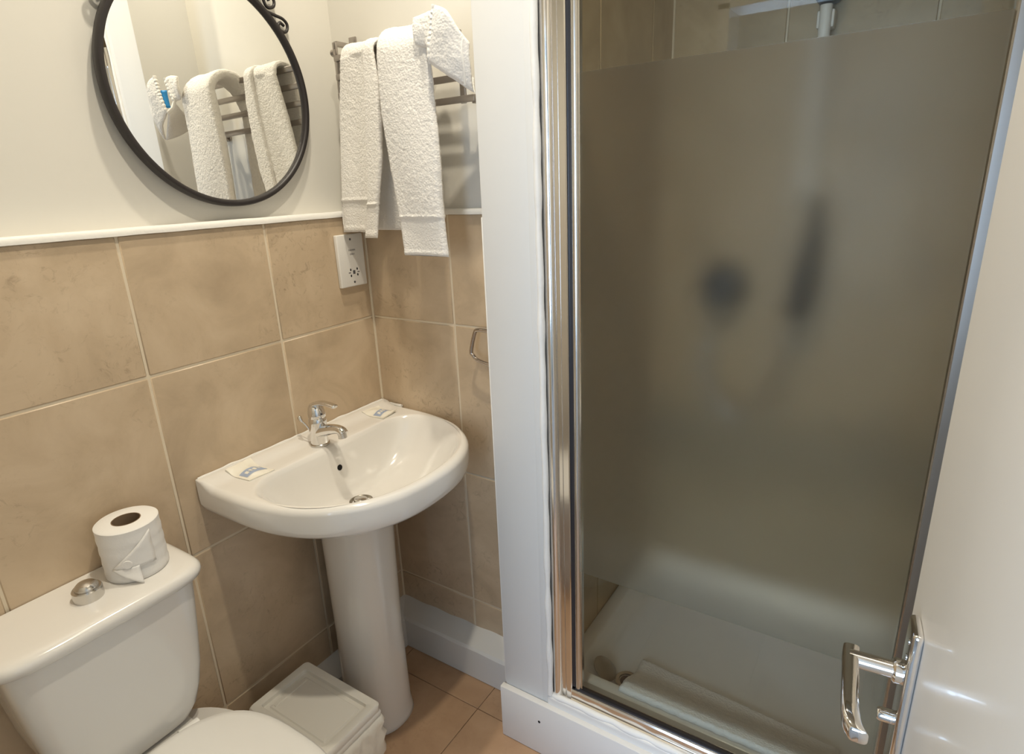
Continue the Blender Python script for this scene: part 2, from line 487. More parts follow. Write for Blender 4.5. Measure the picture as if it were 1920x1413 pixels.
dlathe([(.0, .017), (.0085, .017), (.0085, .056), (.0, .056)], SB, .994).build('spindle', 'chrome', h_)
pts = smoothpath([dp(SB + .014, .054, .994), dp(SB, .055, .994), dp(SB - .03, .055, .994), dp(SB - .066, .055, .993), dp(SB - .086, .053, .991), dp(SB - .096, .047, .988)], 6)
rings = []
for i, p in enumerate(pts):
    k = .75 if i in (0, len(pts) - 1) else 1.
    rings.append([p + dn * (.0078 * k * math.copysign(abs(math.cos(a)) ** .55, math.cos(a))) + Vector((0, 0, .0075 * k * math.copysign(abs(math.sin(a)) ** .55, math.sin(a)))) for a in [2 * PI * q / 24 for q in range(24)]])
MB().loft(rings).build('lever', 'chrome', h_, 45)
dlathe([(.0, .009), (.007, .009), (.007, .022), (.0055, .024), (.0, .024)], SB, .936).build('thumb_turn', 'chrome', h_)
for z in (1.036, 1.018, .877):
    dlathe([(.0, .009), (.0032, .009), (.0032, .0104), (.0, .0108)], SB - .006, z, 12).build('screw', 'chrome', h_)

# ------------------------------------------------------------------ recessed ceiling spotlights (just above the frame)
def downlight(x, y, power, cone, label):
    t = thing('ceiling_spotlight', (x, y, CZ), label, 'lamp', 'recessed ceiling spotlights')
    MB().lathe([(.032, CZ - .002), (.044, CZ - .002), (.046, CZ - .0045), (.043, CZ - .007), (.034, CZ - .0065), (.032, CZ - .003)], (x, y, 0), 40, 'z', False, False).build('bezel', 'chrome', t)
    MB().lathe([(0, CZ - .0015), (.032, CZ - .0015), (.032, CZ - .004), (0, CZ - .0045)], (x, y, 0), 32).build('bulb_face', 'lamp_glow', t)
    d = bpy.data.lights.new('spotlight_beam', 'SPOT'); d.energy = power; d.color = (1, .91, .74)
    d.spot_size = math.radians(cone); d.spot_blend = 1.0; d.shadow_soft_size = .03
    o = bpy.data.objects.new('spotlight_beam', d); C.objects.link(o); o.location = (x, y, CZ - .035)
downlight(.86, -.66, 55, 130, 'recessed ceiling spotlight nearest the doorway')
downlight(.38, -.36, 42, 134, 'recessed ceiling spotlight above the basin')

# ================================================================== SHOWER
ZF0, ZF1, ZG0, ZG1 = .588, 1.661, .236, 1.86
GY = -.144
sd = thing('shower_door', (1.04, GY, .2), 'chrome framed glass shower door with a wide frosted band', 'shower door')
# left jamb: half round wall channel, flat stile, gasket
def vprofile(prof, z0, z1, name, mat, parent, angle=30):
    zs = [z0, (z0 + z1) / 2, z1]
    return MB().loft([[(x, y, z) for x, y in prof] for z in zs]).build(name, mat, parent, angle)
arc = [(.6735 + .0135 - .0135 * math.cos(PI * k / 12), -.152 - .0125 * math.sin(PI * k / 12)) for k in range(13)]
vprofile([(.6735, -.13)] + arc + [(.7005, -.13)], .196, 1.93, 'wall_channel', 'jamb', sd)
vprofile([(.7005, -.13), (.7005, -.153), (.7015, -.1535), (.7095, -.1535), (.7105, -.1515), (.7125, -.1515), (.7135, -.1545), (.7255, -.1545), (.7275, -.1525), (.7275, -.13)], .196, 1.93, 'stile', 'jamb', sd, 20)
vprofile([(.7275, -.133), (.7275, -.1475), (.7345, -.1465), (.7345, -.133)], .236, 1.90, 'gasket', 'gasket', sd)
vprofile([(.7345, -.136), (.7345, -.1465), (.7365, -.149), (.7415, -.1505), (.7465, -.149), (.7485, -.1465), (.7535, -.1475), (.7535, -.136)], .236, 1.90, 'edge_strip', 'satin', sd, 60)
# right jamb
vprofile([(1.376, -.125), (1.376, -.150), (1.378, -.153), (1.381, -.150), (1.396, -.150), (1.398, -.156), (1.403, -.157), (1.405, -.153), (1.405, -.125)], .196, 1.93, 'strike_jamb', 'satin', sd, 25)
vprofile([(1.405, -.125), (1.405, -.150), (1.455, -.150), (1.455, -.125)], .196, 1.93, 'wall_channel', 'jamb', sd, 25)
# bottom and top rails
def hprofile(prof, x0, x1, name, mat, parent, angle=25):
    return MB().loft([[(x, y, z) for y, z in prof] for x in (x0, (x0 + x1) / 2, x1)]).build(name, mat, parent, angle)
hprofile([(-.130, .196), (-.162, .196), (-.162, .206), (-.159, .2085), (-.1545, .2085), (-.1545, .2105), (-.157, .212), (-.157, .228), (-.154, .232), (-.130, .232)], .728, 1.376, 'bottom_rail', 'jamb', sd)
hprofile([(-.136, .232), (-.150, .232), (-.149, .237), (-.136, .237)], .735, 1.376, 'bottom_gasket', 'gasket', sd)
hprofile([(-.128, 1.88), (-.156, 1.88), (-.158, 1.884), (-.158, 1.926), (-.156, 1.93), (-.128, 1.93)], .7275, 1.376, 'top_rail', 'jamb', sd)
# one pane: clear foot, frosted band, clear top
def pane(z0, z1, name, mat):
    return MB().box((.7485, GY - .0025, z0), (1.377, GY + .0025, z1)).build(name, mat, sd)
pane(ZG0 - .002, ZF0, 'clear_pane', 'glass')
pane(ZF0, ZF1, 'etched_pane', 'etched')
pane(ZF1, ZG1 + .03, 'clear_pane', 'glass')
MB().raw([(.7485, GY - .0029, ZF0), (1.377, GY - .0029, ZF0), (1.377, GY - .0029, ZF1), (.7485, GY - .0029, ZF1)], [(0, 1, 2, 3)]).build('frosting', 'frost', sd)['label'] = 'frosted band across the middle of the glass'

# tray
tr = thing('shower_tray', (1.05, .27, .1), 'white raised shower tray behind the glass', 'shower tray')
tb = MB()
def rrect(x0, x1, y0, y1, r, z, n=6):
    out = []
    for cx, cy, a0 in ((x1 - r, y1 - r, 0), (x0 + r, y1 - r, PI / 2), (x0 + r, y0 + r, PI), (x1 - r, y0 + r, 3 * PI / 2)):
        for k in range(n + 1):
            a = a0 + PI / 2 * k / n; out.append((cx + r * math.cos(a), cy + r * math.sin(a), z))
    return out
X0, X1, Y0, Y1 = .657, 1.454, -.098, .644
tb.loft([rrect(X0, X1, Y0, Y1, .004, .02), rrect(X0, X1, Y0, Y1, .004, .214), rrect(X0 + .004, X1 - .004, Y0 + .004, Y1 - .004, .01, .217),
         rrect(X0 + .035, X1 - .035, Y0 + .030, Y1 - .035, .04, .216), rrect(X0 + .042, X1 - .042, Y0 + .035, Y1 - .042, .05, .211),
         rrect(X0 + .06, X1 - .06, Y0 + .05, Y1 - .06, .06, .176), rrect(X0 + .075, X1 - .075, Y0 + .062, Y1 - .075, .06, .170)])
tb.build('tray_body', 'tray', tr, 50)
wst = MB().lathe([(.0, .170), (.030, .170), (.034, .172), (.031, .175), (.022, .1745), (.021, .171), (.0, .171)], (.815, .000, 0), 30).build('waste_ring', 'satin', tr)
MB().lathe([(.0, .1712), (.018, .1712), (.018, .1722), (.0, .1722)], (.815, .000, 0), 24).build('waste_hole', 'hole', wst)
# loose drain cover leaning beside the waste
dc = MB().lathe([(.0, -.003), (.030, -.003), (.0335, -.001), (.0335, .001), (.028, .004), (.012, .006), (0, .0062)], (0, 0, 0), 36)
rot = Vector((0, 0, 1)).rotation_difference(Vector((.54, .08, .84))).to_matrix().to_4x4()
dc.v = [tuple(Vector((.757, -.014, .1975)) + rot @ (Vector(p) * 1.06)) for p in dc.v]
tag(dc.build('drain_cover', 'plug'), 'round metal drain cover leaning in the shower tray corner', 'drain cover')

# bath mat
def heightslab(name, corners, nx, ny, thick, zf, mat, amp=.0012):
    """soft slab between four ground corners with a fuzzy surface"""
    c = [Vector((*p, 0)) for p in corners]; top = []; bot = []
    for j in range(ny + 1):
        for i in range(nx + 1):
            s, t = i / nx, j / ny
            p = c[0].lerp(c[1], s).lerp(c[3].lerp(c[2], s), t)
            e = min(s, 1 - s) * nx / 3; g = min(t, 1 - t) * ny / 3
            rnd = min(1, math.sqrt(max(0, min(1, e)) ) ) * min(1, math.sqrt(max(0, min(1, g))))
            q = p + Vector((noise.noise(p * 60) * .003, noise.noise(p * 60 + Vector((9, 0, 0))) * .003, 0))
            zb = zf(p.x, p.y)
            top.append((q.x, q.y, zb + thick * (.35 + .65 * rnd) + amp * noise.noise(p * 330)))
            bot.append((q.x, q.y, zb))
    n = nx + 1; N = len(top); f = []
    for j in range(ny):
        for i in range(nx):
            a = j * n + i
            f.append((a, a + 1, a + n + 1, a + n)); f.append((N + a, N + a + n, N + a + n + 1, N + a + 1))
    edge = [i for i in range(nx)] + [j * n + nx for j in range(ny)] + [ny * n + nx - i for i in range(nx)] + [(ny - j) * n for j in range(ny)]
    for a, b in zip(edge, edge[1:] + edge[:1]): f.append((a, N + a, N + b, b))
    return MB().raw(top + bot, f).build(name, mat, None, 80)
tag(heightslab('bath_mat', [(.826, -.088), (1.33, -.088), (1.322, .052), (.826, .090)], 160, 60, .013, lambda x, y: .1725 + .0465 * (1 - sstep(-.068, .045, y)), 'terry'),
    'white terry bath mat lying flat in the shower tray', 'bath mat')

# shower set on the back wall
ss = thing('shower_set', (1.055, .645, 1.1), 'shower riser rail with dark handset, hose and valve behind the glass', 'shower')
MB().tube([(1.055, .600, 1.42), (1.055, .600, 1.86)], .014, 16).build('riser_rail', 'plastic', ss)
for z in (1.45, 1.83): MB().box((1.035, .60, z - .02), (1.075, .6455, z + .02), .004).build('rail_bracket', 'plastic', ss)
MB().box((1.03, .575, 1.865), (1.085, .640, 1.96), .012, 3).build('head_holder', 'dark_plastic', ss)
MB().tube(smoothpath([(1.095, .585, 1.40), (1.092, .57, 1.33), (1.085, .555, 1.24), (1.075, .56, 1.15), (1.068, .575, 1.08)], 6), [.014] * 6 + [.022] * 6 + [.030] * 6 + [.030] * 4 + [.024] * 2 + [.012], 18).build('handset', 'dark_plastic', ss)
MB().lathe([(0, .6455), (.068, .6455), (.068, .62), (.060, .60), (.054, .575), (.044, .565), (0, .562)], (.862, 0, 1.165), 36, 'y').build('valve', 'dark_plastic', ss)
MB().tube(smoothpath([(.862, .585, 1.11), (.835, .58, 1.02), (.845, .57, .88), (.92, .57, .79), (1.0, .57, .84), (1.045, .57, .96), (1.068, .575, 1.08)], 8), .008, 10).build('hose', 'satin', ss)

# ================================================================== BASIN
YC = -.305
def poly_radius(poly, cx, cy, th):
    d = (math.cos(th), math.sin(th)); best = 0
    for (x0, y0), (x1, y1) in zip(poly, poly[1:] + poly[:1]):
        ex, ey = x1 - x0, y1 - y0; den = d[0] * ey - d[1] * ex
        if abs(den) < 1e-12: continue
        t = ((x0 - cx) * ey - (y0 - cy) * ex) / den; s = ((x0 - cx) * d[1] - (y0 - cy) * d[0]) / den
        if t > 0 and -1e-6 <= s <= 1 + 1e-6: best = max(best, t)
    return best
def dshape(xb, xc, a, b, n, r, N=64):
    """straight back at xb, straight flanks to xc, super-elliptic front"""
    P = []
    for k in range(N + 1):
        t = -PI / 2 + PI * k / N
        P.append((xc + a * abs(math.cos(t)) ** (2 / n), YC + b * math.copysign(abs(math.sin(t)) ** (2 / n), math.sin(t))))
    for k in range(1, 9):
        q = PI / 2 * k / 8; P.append((xb + r - r * math.sin(q), YC + b - r + r * math.cos(q)))
    for k in range(0, 8):
        q = PI / 2 * k / 8; P.append((xb + r - r * math.cos(q), YC - b + r - r * math.sin(q)))
    return P
outer = dshape(.001, .12, .350, .303, 2.35, .004)
inner = dshape(.122, .225, .216, .266, 2.15, .085)
DX, DY = .200, YC
NA = 144
ths = [2 * PI * k / NA for k in range(NA)]
Ro = [poly_radius(outer, DX, DY, t) for t in ths]
Ri = [poly_radius(inner, DX, DY, t) for t in ths]
ZR = .849
Re = [.016 * sstep(.004, .05, DX + Ro[k] * math.cos(ths[k])) + .0008 for k in range(NA)]
def rise(x): return .010 * (1 - sstep(.028, .060, x))
rings = []
def ring(fr, fz):
    out = []
    for k, t in enumerate(ths):
        r = fr(k); x, y = DX + r * math.cos(t), DY + r * math.sin(t)
        z = fz(k, x, y); out.append((x, y, z))
    rings.append(out)
for q in range(0, 23):
    s = q / 22
    ring(lambda k: lerp(.024, Ri[k] - .006, s), lambda k, x, y: .706 + (.836 - .706) * (.10 * s + .30 * s ** 2 + .60 * s ** 5))
for q in range(1, 7):
    s = q / 6; a = PI / 2 * s
    ring(lambda k: Ri[k] - .006 + .016 * s, lambda k, x, y: .836 + .013 * math.sin(a))
def flat(s):
    ring(lambda k: lerp(Ri[k] + .010, Ro[k] - Re[k], s), lambda k, x, y: ZR + rise(x))
for s in (.12, .25, .37, .5, .62, .75, .87, 1.): flat(s)
for q in range(1, 8):
    a = PI / 2 * q / 7
    ring(lambda k: Ro[k] - Re[k] + Re[k] * math.sin(a), lambda k, x, y: ZR + rise(x) - Re[k] * (1 - math.cos(a)))
ring(lambda k: Ro[k], lambda k, x, y: .812)
ring(lambda k: Ro[k] * .998, lambda k, x, y: .797)
ring(lambda k: Ro[k] * .982, lambda k, x, y: .783)
ring(lambda k: Ro[k] * .945, lambda k, x, y: .772)
ring(lambda k: Ro[k] * .82, lambda k, x, y: .752)
ring(lambda k: Ro[k] * .62, lambda k, x, y: .728)
ring(lambda k: Ro[k] * .40, lambda k, x, y: .699)
ring(lambda k: Ro[k] * .10, lambda k, x, y: .694)
bs = thing('pedestal_basin', (.2, YC, 0), 'white ceramic pedestal wash basin fitted into the tiled corner', 'basin')
MB().loft(rings).build('basin', 'ceramic', bs, 60)
wr = MB().lathe([(.0235, .700), (.0295, .706), (.0300, .7095), (.0265, .7105), (.0225, .707), (.0215, .698)], (DX, DY, 0), 40, 'z', False, False).build('waste', 'plug', bs)
MB().lathe([(0, .698), (.0225, .698), (.0225, .699), (0, .699)], (DX, DY, 0), 32).build('waste_gap', 'hole', wr)
plugm = MB().lathe([(.0, .706), (.0165, .706), (.0185, .712), (.0180, .717), (.0135, .7205), (0, .7215)], (0, 0, 0), 36)
plugm.v = [tuple(Matrix.Rotation(math.radians(-9), 3, 'X') @ (Vector(p) - Vector((0, 0, .712))) + Vector((DX - .001, DY, .7080))) for p in plugm.v]
plugm.build('plug', 'satin', wr)
# overflow hole in the back slope of the bowl
oh = MB().lathe([(0, -.001), (.0078, -.001), (.0078, .0008), (.0062, .0012), (0, .0012)], (0, 0, 0), 24)
rot = Matrix.Rotation(math.radians(62), 4, 'Y')
def bowlz(x, y):
    t = math.atan2(y - DY, x - DX); r = math.hypot(x - DX, y - DY)
    R_ = poly_radius(inner, DX, DY, t) - .006; s = (r - .024) / (R_ - .024)
    return .706 + (.836 - .706) * (.10 * s + .30 * s ** 2 + .60 * s ** 5)
ox = .134
oz = bowlz(ox, YC)
e_ = .003
sl = (bowlz(ox + e_, YC) - bowlz(ox - e_, YC)) / (2 * e_)
rot = Matrix.Rotation(math.atan(-sl), 4, 'Y')
oh.v = [tuple(Vector((ox, YC, oz)) + rot @ Vector(p)) for p in oh.v]
oh.build('overflow_hole', 'hole', bs)
# pedestal
pr = []
for z, hx_, hy_, xc in [(.0, .088, .088, .170), (.004, .092, .092, .170), (.015, .090, .090, .170), (.05, .087, .086, .170), (.3, .084, .083, .172), (.55, .086, .086, .176), (.66, .088, .089, .178), (.702, .089, .090, .179)]:
    pr.append([(xc + hx_ * math.copysign(abs(math.cos(a)) ** .9, math.cos(a)) - (.02 if math.cos(a) < 0 else 0) * abs(math.cos(a)), YC + hy_ * math.copysign(abs(math.sin(a)) ** .9, math.sin(a)), z)
               for a in [2 * PI * k / 56 for k in range(56)]])
MB().loft(pr).build('pedestal', 'ceramic', bs, 60)
# sealant between basin and tiles
pts = [(.0068, y, .8575 + .0022 * noise.noise((0, y * 30, 3))) for y in [-.602 + .008 * k for k in range(75)]]
MB().tube(pts, [.0042 + .0020 * noise.noise((4, p[1] * 26, 0)) for p in pts], 8).build('sealant', 'bead', bs)
pts = [(x, -.0062, .8495) for x in [.004 + .008 * k for k in range(11)]]
MB().tube(pts, [.0045 + .001 * noise.noise((p[0] * 40, 2, 0)) for p in pts], 8).build('sealant', 'bead', bs)
# waste pipe in the shadow behind the pedestal
tag(MB().tube([(.018, -.285, .12), (.018, -.285, .66)], .013, 12).build('waste_pipe', 'pipe_brown'), 'dark pipe in the shadow behind the basin pedestal', 'pipe')

# tap
TX, TY, TZ = .087, -.318, ZR
tp = thing('basin_tap', (TX, TY, TZ), 'chrome single lever mixer tap on the basin', 'tap')
MB().lathe([(0, TZ + .0004), (.0245, TZ + .0004), (.0250, TZ + .004), (.0235, TZ + .0065), (.0225, TZ + .007)], (TX, TY, 0), 40).build('base_ring', 'satin', tp)
rings = []
for h, r, lean in [(.006, .0225, 0), (.02, .0222, .0), (.045, .0222, .001), (.062, .0228, .002), (.072, .0222, .003), (.0755, .020, .003)]:
    rings.append([(TX + lean + r * math.cos(a), TY + r * math.sin(a), TZ + h) for a in [2 * PI * k / 40 for k in range(40)]])
MB().loft(rings).build('body', 'chrome', tp)
pts = smoothpath([(TX + .008, TY, TZ + .036), (TX + .034, TY, TZ + .046), (TX + .058, TY, TZ + .053), (TX + .078, TY, TZ + .056), (TX + .090, TY, TZ + .054), (TX + .096, TY, TZ + .048)], 6)
n_ = len(pts)
MB().tube(pts, [lerp(.019, .0125, min(1, i / (n_ * .6))) for i in range(n_)], 20, 1.05, .85).build('spout', 'chrome', tp)
MB().tube([(TX + .089, TY, TZ + .050), (TX + .091, TY, TZ + .036)], .0108, 20).build('aerator', 'satin', tp)
rings = []
for h, rx_, ry_, cx_ in [(.0765, .0215, .0215, .003), (.082, .0225, .0222, .003), (.094, .0215, .021, .002), (.104, .0185, .0185, .001), (.111, .0135, .014, .0), (.1145, .0065, .007, .0)]:
    rings.append([(TX + cx_ + rx_ * math.cos(a), TY + ry_ * math.sin(a), TZ + h) for a in [2 * PI * k / 36 for k in range(36)]])
hd = MB().loft(rings).build('lever_cap', 'chrome', tp, 60)
pts = smoothpath([(TX - .012, TY, TZ + .088), (TX - .006, TY, TZ + .103), (TX + .010, TY, TZ + .114), (TX + .032, TY, TZ + .119), (TX + .055, TY, TZ + .119), (TX + .072, TY, TZ + .117), (TX + .079, TY, TZ + .116)], 5)
n_ = len(pts)
MB().tube(pts, [interp([(0, .014), (.3, .0125), (.6, .0098), (.9, .0088), (1, .0055)], i / (n_ - 1)) for i in range(n_)], 18, 1.1, .52).build('lever', 'chrome', hd)
MB().lathe([(0, 0), (.0028, 0), (.0028, .0012), (0, .0012)], (TX + .0235, TY - .002, TZ + .088), 12, 'x').build('marker_dot', 'ink', hd)
pu = MB().tube(smoothpath([(TX - .022, TY - .006, TZ + .010), (TX - .026, TY - .008, TZ + .040), (TX - .040, TY - .014, TZ + .060)], 5), .0024, 10).build('popup_rod', 'chrome', tp)
kn = MB().lathe([(0, -.009), (.003, -.008), (.0055, .0), (.0062, .005), (.0045, .009), (0, .0105)], (0, 0, 0), 20)
rot = Matrix.Rotation(math.radians(-38), 4, 'Y')
kn.v = [tuple(Vector((TX - .0445, TY - .0155, TZ + .066)) + rot @ Vector(p)) for p in kn.v]
kn.build('popup_knob', 'chrome', pu)

# soap sachets
def sachet(corners, label, flip, lift):
    c = [Vector((*p, 0)) for p in corners]; nx, ny = 28, 20; top = []; bot = []
    def P(s, t): return c[0].lerp(c[1], s).lerp(c[3].lerp(c[2], s), t)
    def H(s, t):
        e = sstep(0, .3, min(s, 1 - s)) * sstep(0, .42, min(t, 1 - t))
        curl = lift * ((1 - sstep(0, .3, s)) if not flip else sstep(.7, 1, s))
        p = P(s, t)
        return .0025 + .0085 * e + curl * (.4 + .6 * t) + .0014 * noise.noise(Vector((p.x, p.y, 0)) * 70)
    for j in range(ny + 1):
        for i in range(nx + 1):
            s, t = i / nx, j / ny; p = P(s, t); h = H(s, t)
            zb = ZR + rise(p.x)
            top.append((p.x, p.y, zb + h)); bot.append((p.x, p.y, zb + max(.0004, h - .004 - .009 * min(1, min(s, 1 - s) * 5) * min(1, min(t, 1 - t) * 5))))
    n = nx + 1; N = len(top); f = []
    for j in range(ny):
        for i in range(nx):
            a = j * n + i; f.append((a, a + 1, a + n + 1, a + n)); f.append((N + a, N + a + n, N + a + n + 1, N + a + 1))
    edge = [i for i in range(nx)] + [j * n + nx for j in range(ny)] + [ny * n + nx - i for i in range(nx)] + [(ny - j) * n for j in range(ny)]
    for a, b in zip(edge, edge[1:] + edge[:1]): f.append((a, N + a, N + b, b))
    cc = sum(c, Vector()) / 4
    t_ = thing('soap_sachet', (cc.x, cc.y, ZR), label, 'soap', 'wrapped guest soaps on the basin rim')
    MB().raw(top + bot, f).build('wrapper', 'sachet', t_, 60)
    def patch(s0, s1, t0, t1, name, mat, dz):
        v = []; q = []
        for j in range(9):
            for i in range(9):
                s, t = lerp(s0, s1, i / 8), lerp(t0, t1, j / 8); p = P(s, t)
                v.append((p.x, p.y, ZR + rise(p.x) + H(s, t) + dz))
        for j in range(8):
            for i in range(8):
                a = j * 9 + i; q.append((a, a + 1, a + 10, a + 9))
        return MB().raw(v, q).build(name, mat, t_)
    pb = patch(.46, .80, .10, .92, 'printed_panel', 'blue_print', .0005)
    for k in range(4):
        t0 = .22 + .15 * k
        patch(.56, .70, t0, t0 + .10, 'print_mark', 'sachet', .0008)
    return t_
sachet([(.030, -.548), (.108, -.540), (.112, -.476), (.032, -.482)], 'small wrapped soap on the basin rim nearest the toilet', False, .006)
sachet([(.032, -.118), (.112, -.114), (.106, -.052), (.038, -.056)], 'small wrapped soap on the basin rim in the tiled corner', True, .006)

# ================================================================== TOILET
TC = -.885
to = thing('toilet', (.3, TC, 0), 'white close coupled toilet with its lid closed', 'toilet')
def srect(xa, xb, hw, n, z, N=64, nb=None):
    """superellipse section, flat against the wall side"""
    out = []; cx = (xa + xb) / 2; hx_ = (xb - xa) / 2
    for k in range(N):
        a = 2 * PI * k / N; c, s = math.cos(a), math.sin(a); q = n if c > 0 else (nb or 14)
        out.append((cx + hx_ * math.copysign(abs(c) ** (2 / q), c), TC + hw * math.copysign(abs(s) ** (2 / q), s), z))
    return out
cs = []
for z, hw, xf in [(.395, .06, .110), (.400, .085, .130), (.415, .106, .145), (.44, .122, .152), (.48, .136, .156), (.53, .146, .160), (.60, .154, .163), (.68, .162, .166), (.732, .166, .168)]:
    cs.append(srect(.004, xf, hw, 6, z))
MB().loft(cs).build('cistern', 'ceramic', to, 60)
ls = []
for z, e in [(.728, -.006), (.7285, .0), (.733, .006), (.742, .0085), (.750, .0075), (.756, .003), (.7595, -.004), (.7605, -.014), (.7605, -.03)]:
    ls.append(srect(.002, .176 + e, .177 + e, 4.6, z, nb=9))
MB().loft(ls).build('cistern_lid', 'ceramic', to, 60)
BX, BY, BZ = .088, TC, .7605
fb = MB().lathe([(0, BZ), (.0250, BZ), (.0255, BZ + .003), (.0250, BZ + .0195), (.0235, BZ + .0215), (0, BZ + .0215)], (BX, BY, 0), 40).build('flush_button', 'satin', to, 20)
MB().lathe([(.0200, BZ + .021), (.0198, BZ + .0245), (.0185, BZ + .027), (.0150, BZ + .0305), (.008, BZ + .033), (0, BZ + .0338)], (BX, BY, 0), 40).build('button_dome', 'satin', fb, 24)
def egg(x0, x1, hw, z, N=72, p=2.2, wide=.58):
    out = []
    for k in range(N):
        a = 2 * PI * k / N; c, s = math.cos(a), math.sin(a)
        xm = lerp(x0, x1, wide * .86)
        x = xm + (x1 - xm if c > 0 else xm - x0) * math.copysign(abs(c) ** (2 / (p if c > 0 else 3.2)), c)
        out.append((x, TC + hw * math.copysign(abs(s) ** (2 / (p if c > 0 else 2.6)), s), z))
    return out
bw = []
for z, x0, x1, hw in [(0, .10, .50, .115), (.01, .10, .505, .118), (.06, .11, .49, .108), (.16, .12, .48, .10), (.26, .12, .54, .125), (.33, .10, .60, .155), (.375, .08, .635, .172), (.392, .07, .64, .175), (.398, .075, .635, .17)]:
    bw.append(egg(x0, x1, hw, z))
MB().loft(bw).build('bowl', 'ceramic', to, 60)
MB().loft([egg(.185, .645, .178, .399), egg(.180, .65, .182, .404), egg(.180, .65, .182, .411), egg(.186, .645, .177, .4145)]).build('seat', 'plastic', to, 60)
MB().loft([egg(.176, .648, .178, .4155), egg(.170, .653, .183, .419), egg(.170, .653, .183, .426), egg(.176, .648, .178, .4315), egg(.190, .635, .165, .434), egg(.26, .55, .09, .436)]).build('seat_lid', 'plastic', to, 60)
for y in (-.075, .075): MB().tube([(.172, TC + y - .02, .414), (.172, TC + y + .02, .414)], .011, 14).build('hinge', 'plastic', to)
MB().box((.06, TC - .10, .385), (.19, TC + .10, .402), .006, 2).build('mounting_deck', 'ceramic', to)

# toilet roll
RX, RY, RZ, RR, RH = .072, -.787, .7607, .0560, .110
rl = thing('toilet_roll', (RX, RY, RZ), 'full white toilet paper roll standing on the cistern lid', 'toilet roll')
prof = [(.0252, 0.0), (RR - .002, 0), (RR, .002)] + [(RR + .0006 * math.sin(k * 1.9), .002 + (RH - .004) * k / 14) for k in range(1, 14)] + [(RR, RH - .002), (RR - .0025, RH), (.0252, RH)]
MB().lathe([(r, RZ + h) for r, h in prof], (RX, RY, 0), 64, 'z', False, False).build('paper', 'paper', rl, 50)
MB().lathe([(.0258, RZ), (.0258, RZ + RH + .0003), (.0242, RZ + RH + .0003), (.0242, RZ)], (RX, RY, 0), 48, 'z', False, False).build('cardboard_core', 'card', rl)
def onroll(th, h, off): return (RX + (RR + off) * math.cos(th), RY + (RR + off) * math.sin(th), RZ + h)
# pointed folded end stuck to the front; the view looks at it from about -35 degrees
def rollpatch(poly3, name, mat, n=10, crinkle=.0012, off=.0012):
    (a, b, c) = [Vector((*p, 0)) for p in poly3]; v = []; f = []; idx = {}
    for i in range(n + 1):
        for j in range(n + 1 - i):
            s, t = i / n, j / n; p = a + (b - a) * s + (c - a) * t
            idx[i, j] = len(v); v.append(onroll(p.x, p.y, off + crinkle * (1 + noise.noise(Vector((p.x * 6, p.y * 90, 2)))) + poly_extra(p)))
    for i in range(n):
        for j in range(n - i):
            f.append((idx[i, j], idx[i + 1, j], idx[i, j + 1]))
            if j < n - i - 1: f.append((idx[i + 1, j], idx[i + 1, j + 1], idx[i, j + 1]))
    o = MB().raw(v, f).build(name, mat, rl, 60)
    md = o.modifiers.new('thickness', 'SOLIDIFY'); md.thickness = .0007; md.offset = 1
    return o
poly_extra = lambda p: 0.
A0 = math.radians(-42)
rollpatch([(A0 - .42, .034), (A0 + .95, .100), (A0 + .95, .030)], 'folded_end', 'paper')
poly_extra = lambda p: .010 * max(0, (.030 - p.y) / .03)
rollpatch([(A0 - .42, .033), (A0 + .42, .036), (A0 + .42, -.000)], 'loose_flap', 'paper', 8, .0016, .0015)
poly_extra = lambda p: 0.
st = []
for k in range(20):
    a = 2 * PI * k / 20
    st.append(onroll(A0 + .10 + .0082 * math.cos(a) / RR, .043 + .0082 * math.sin(a), .0052))
st2 = [onroll(A0 + .10 + .0082 * math.cos(2 * PI * k / 20) / RR, .043 + .0082 * math.sin(2 * PI * k / 20), .003) for k in range(20)]
MB().loft([st2, st]).build('round_seal', 'paper', rl)

# ================================================================== BIN
bi = thing('pedal_bin', (.225, -.555, 0), 'small white rectangular bin with a flat lid between toilet and pedestal', 'bin')
def bsec(e, z, r=.012): return rrect(.085 - e, .357 + e, -.642 - e, -.462 + e, r, z)
MB().loft([bsec(-.035, .004), bsec(-.030, 0.010), bsec(-.012, .225), bsec(-.010, .236)]).build('bin_body', 'bin_plastic', bi, 50)
lb = MB()
lb.loft([bsec(-.004, .236), bsec(.002, .237), bsec(.003, .242), bsec(.0, .249), bsec(.001, .252), bsec(.001, .266), bsec(-.002, .270),
         bsec(-.020, .2705, .008), bsec(-.0220, .269, .007), bsec(-.0235, .2600, .006), bsec(-.034, .2595, .005), bsec(-.0365, .2625, .005), bsec(-.05, .263, .005)])
lb.build('bin_lid', 'bin_plastic', bi, 40)
MB().box((.130, -.600, .262), (.136, -.505, .2645), .0004, 1).build('lid_rib', 'bin_plastic', bi)
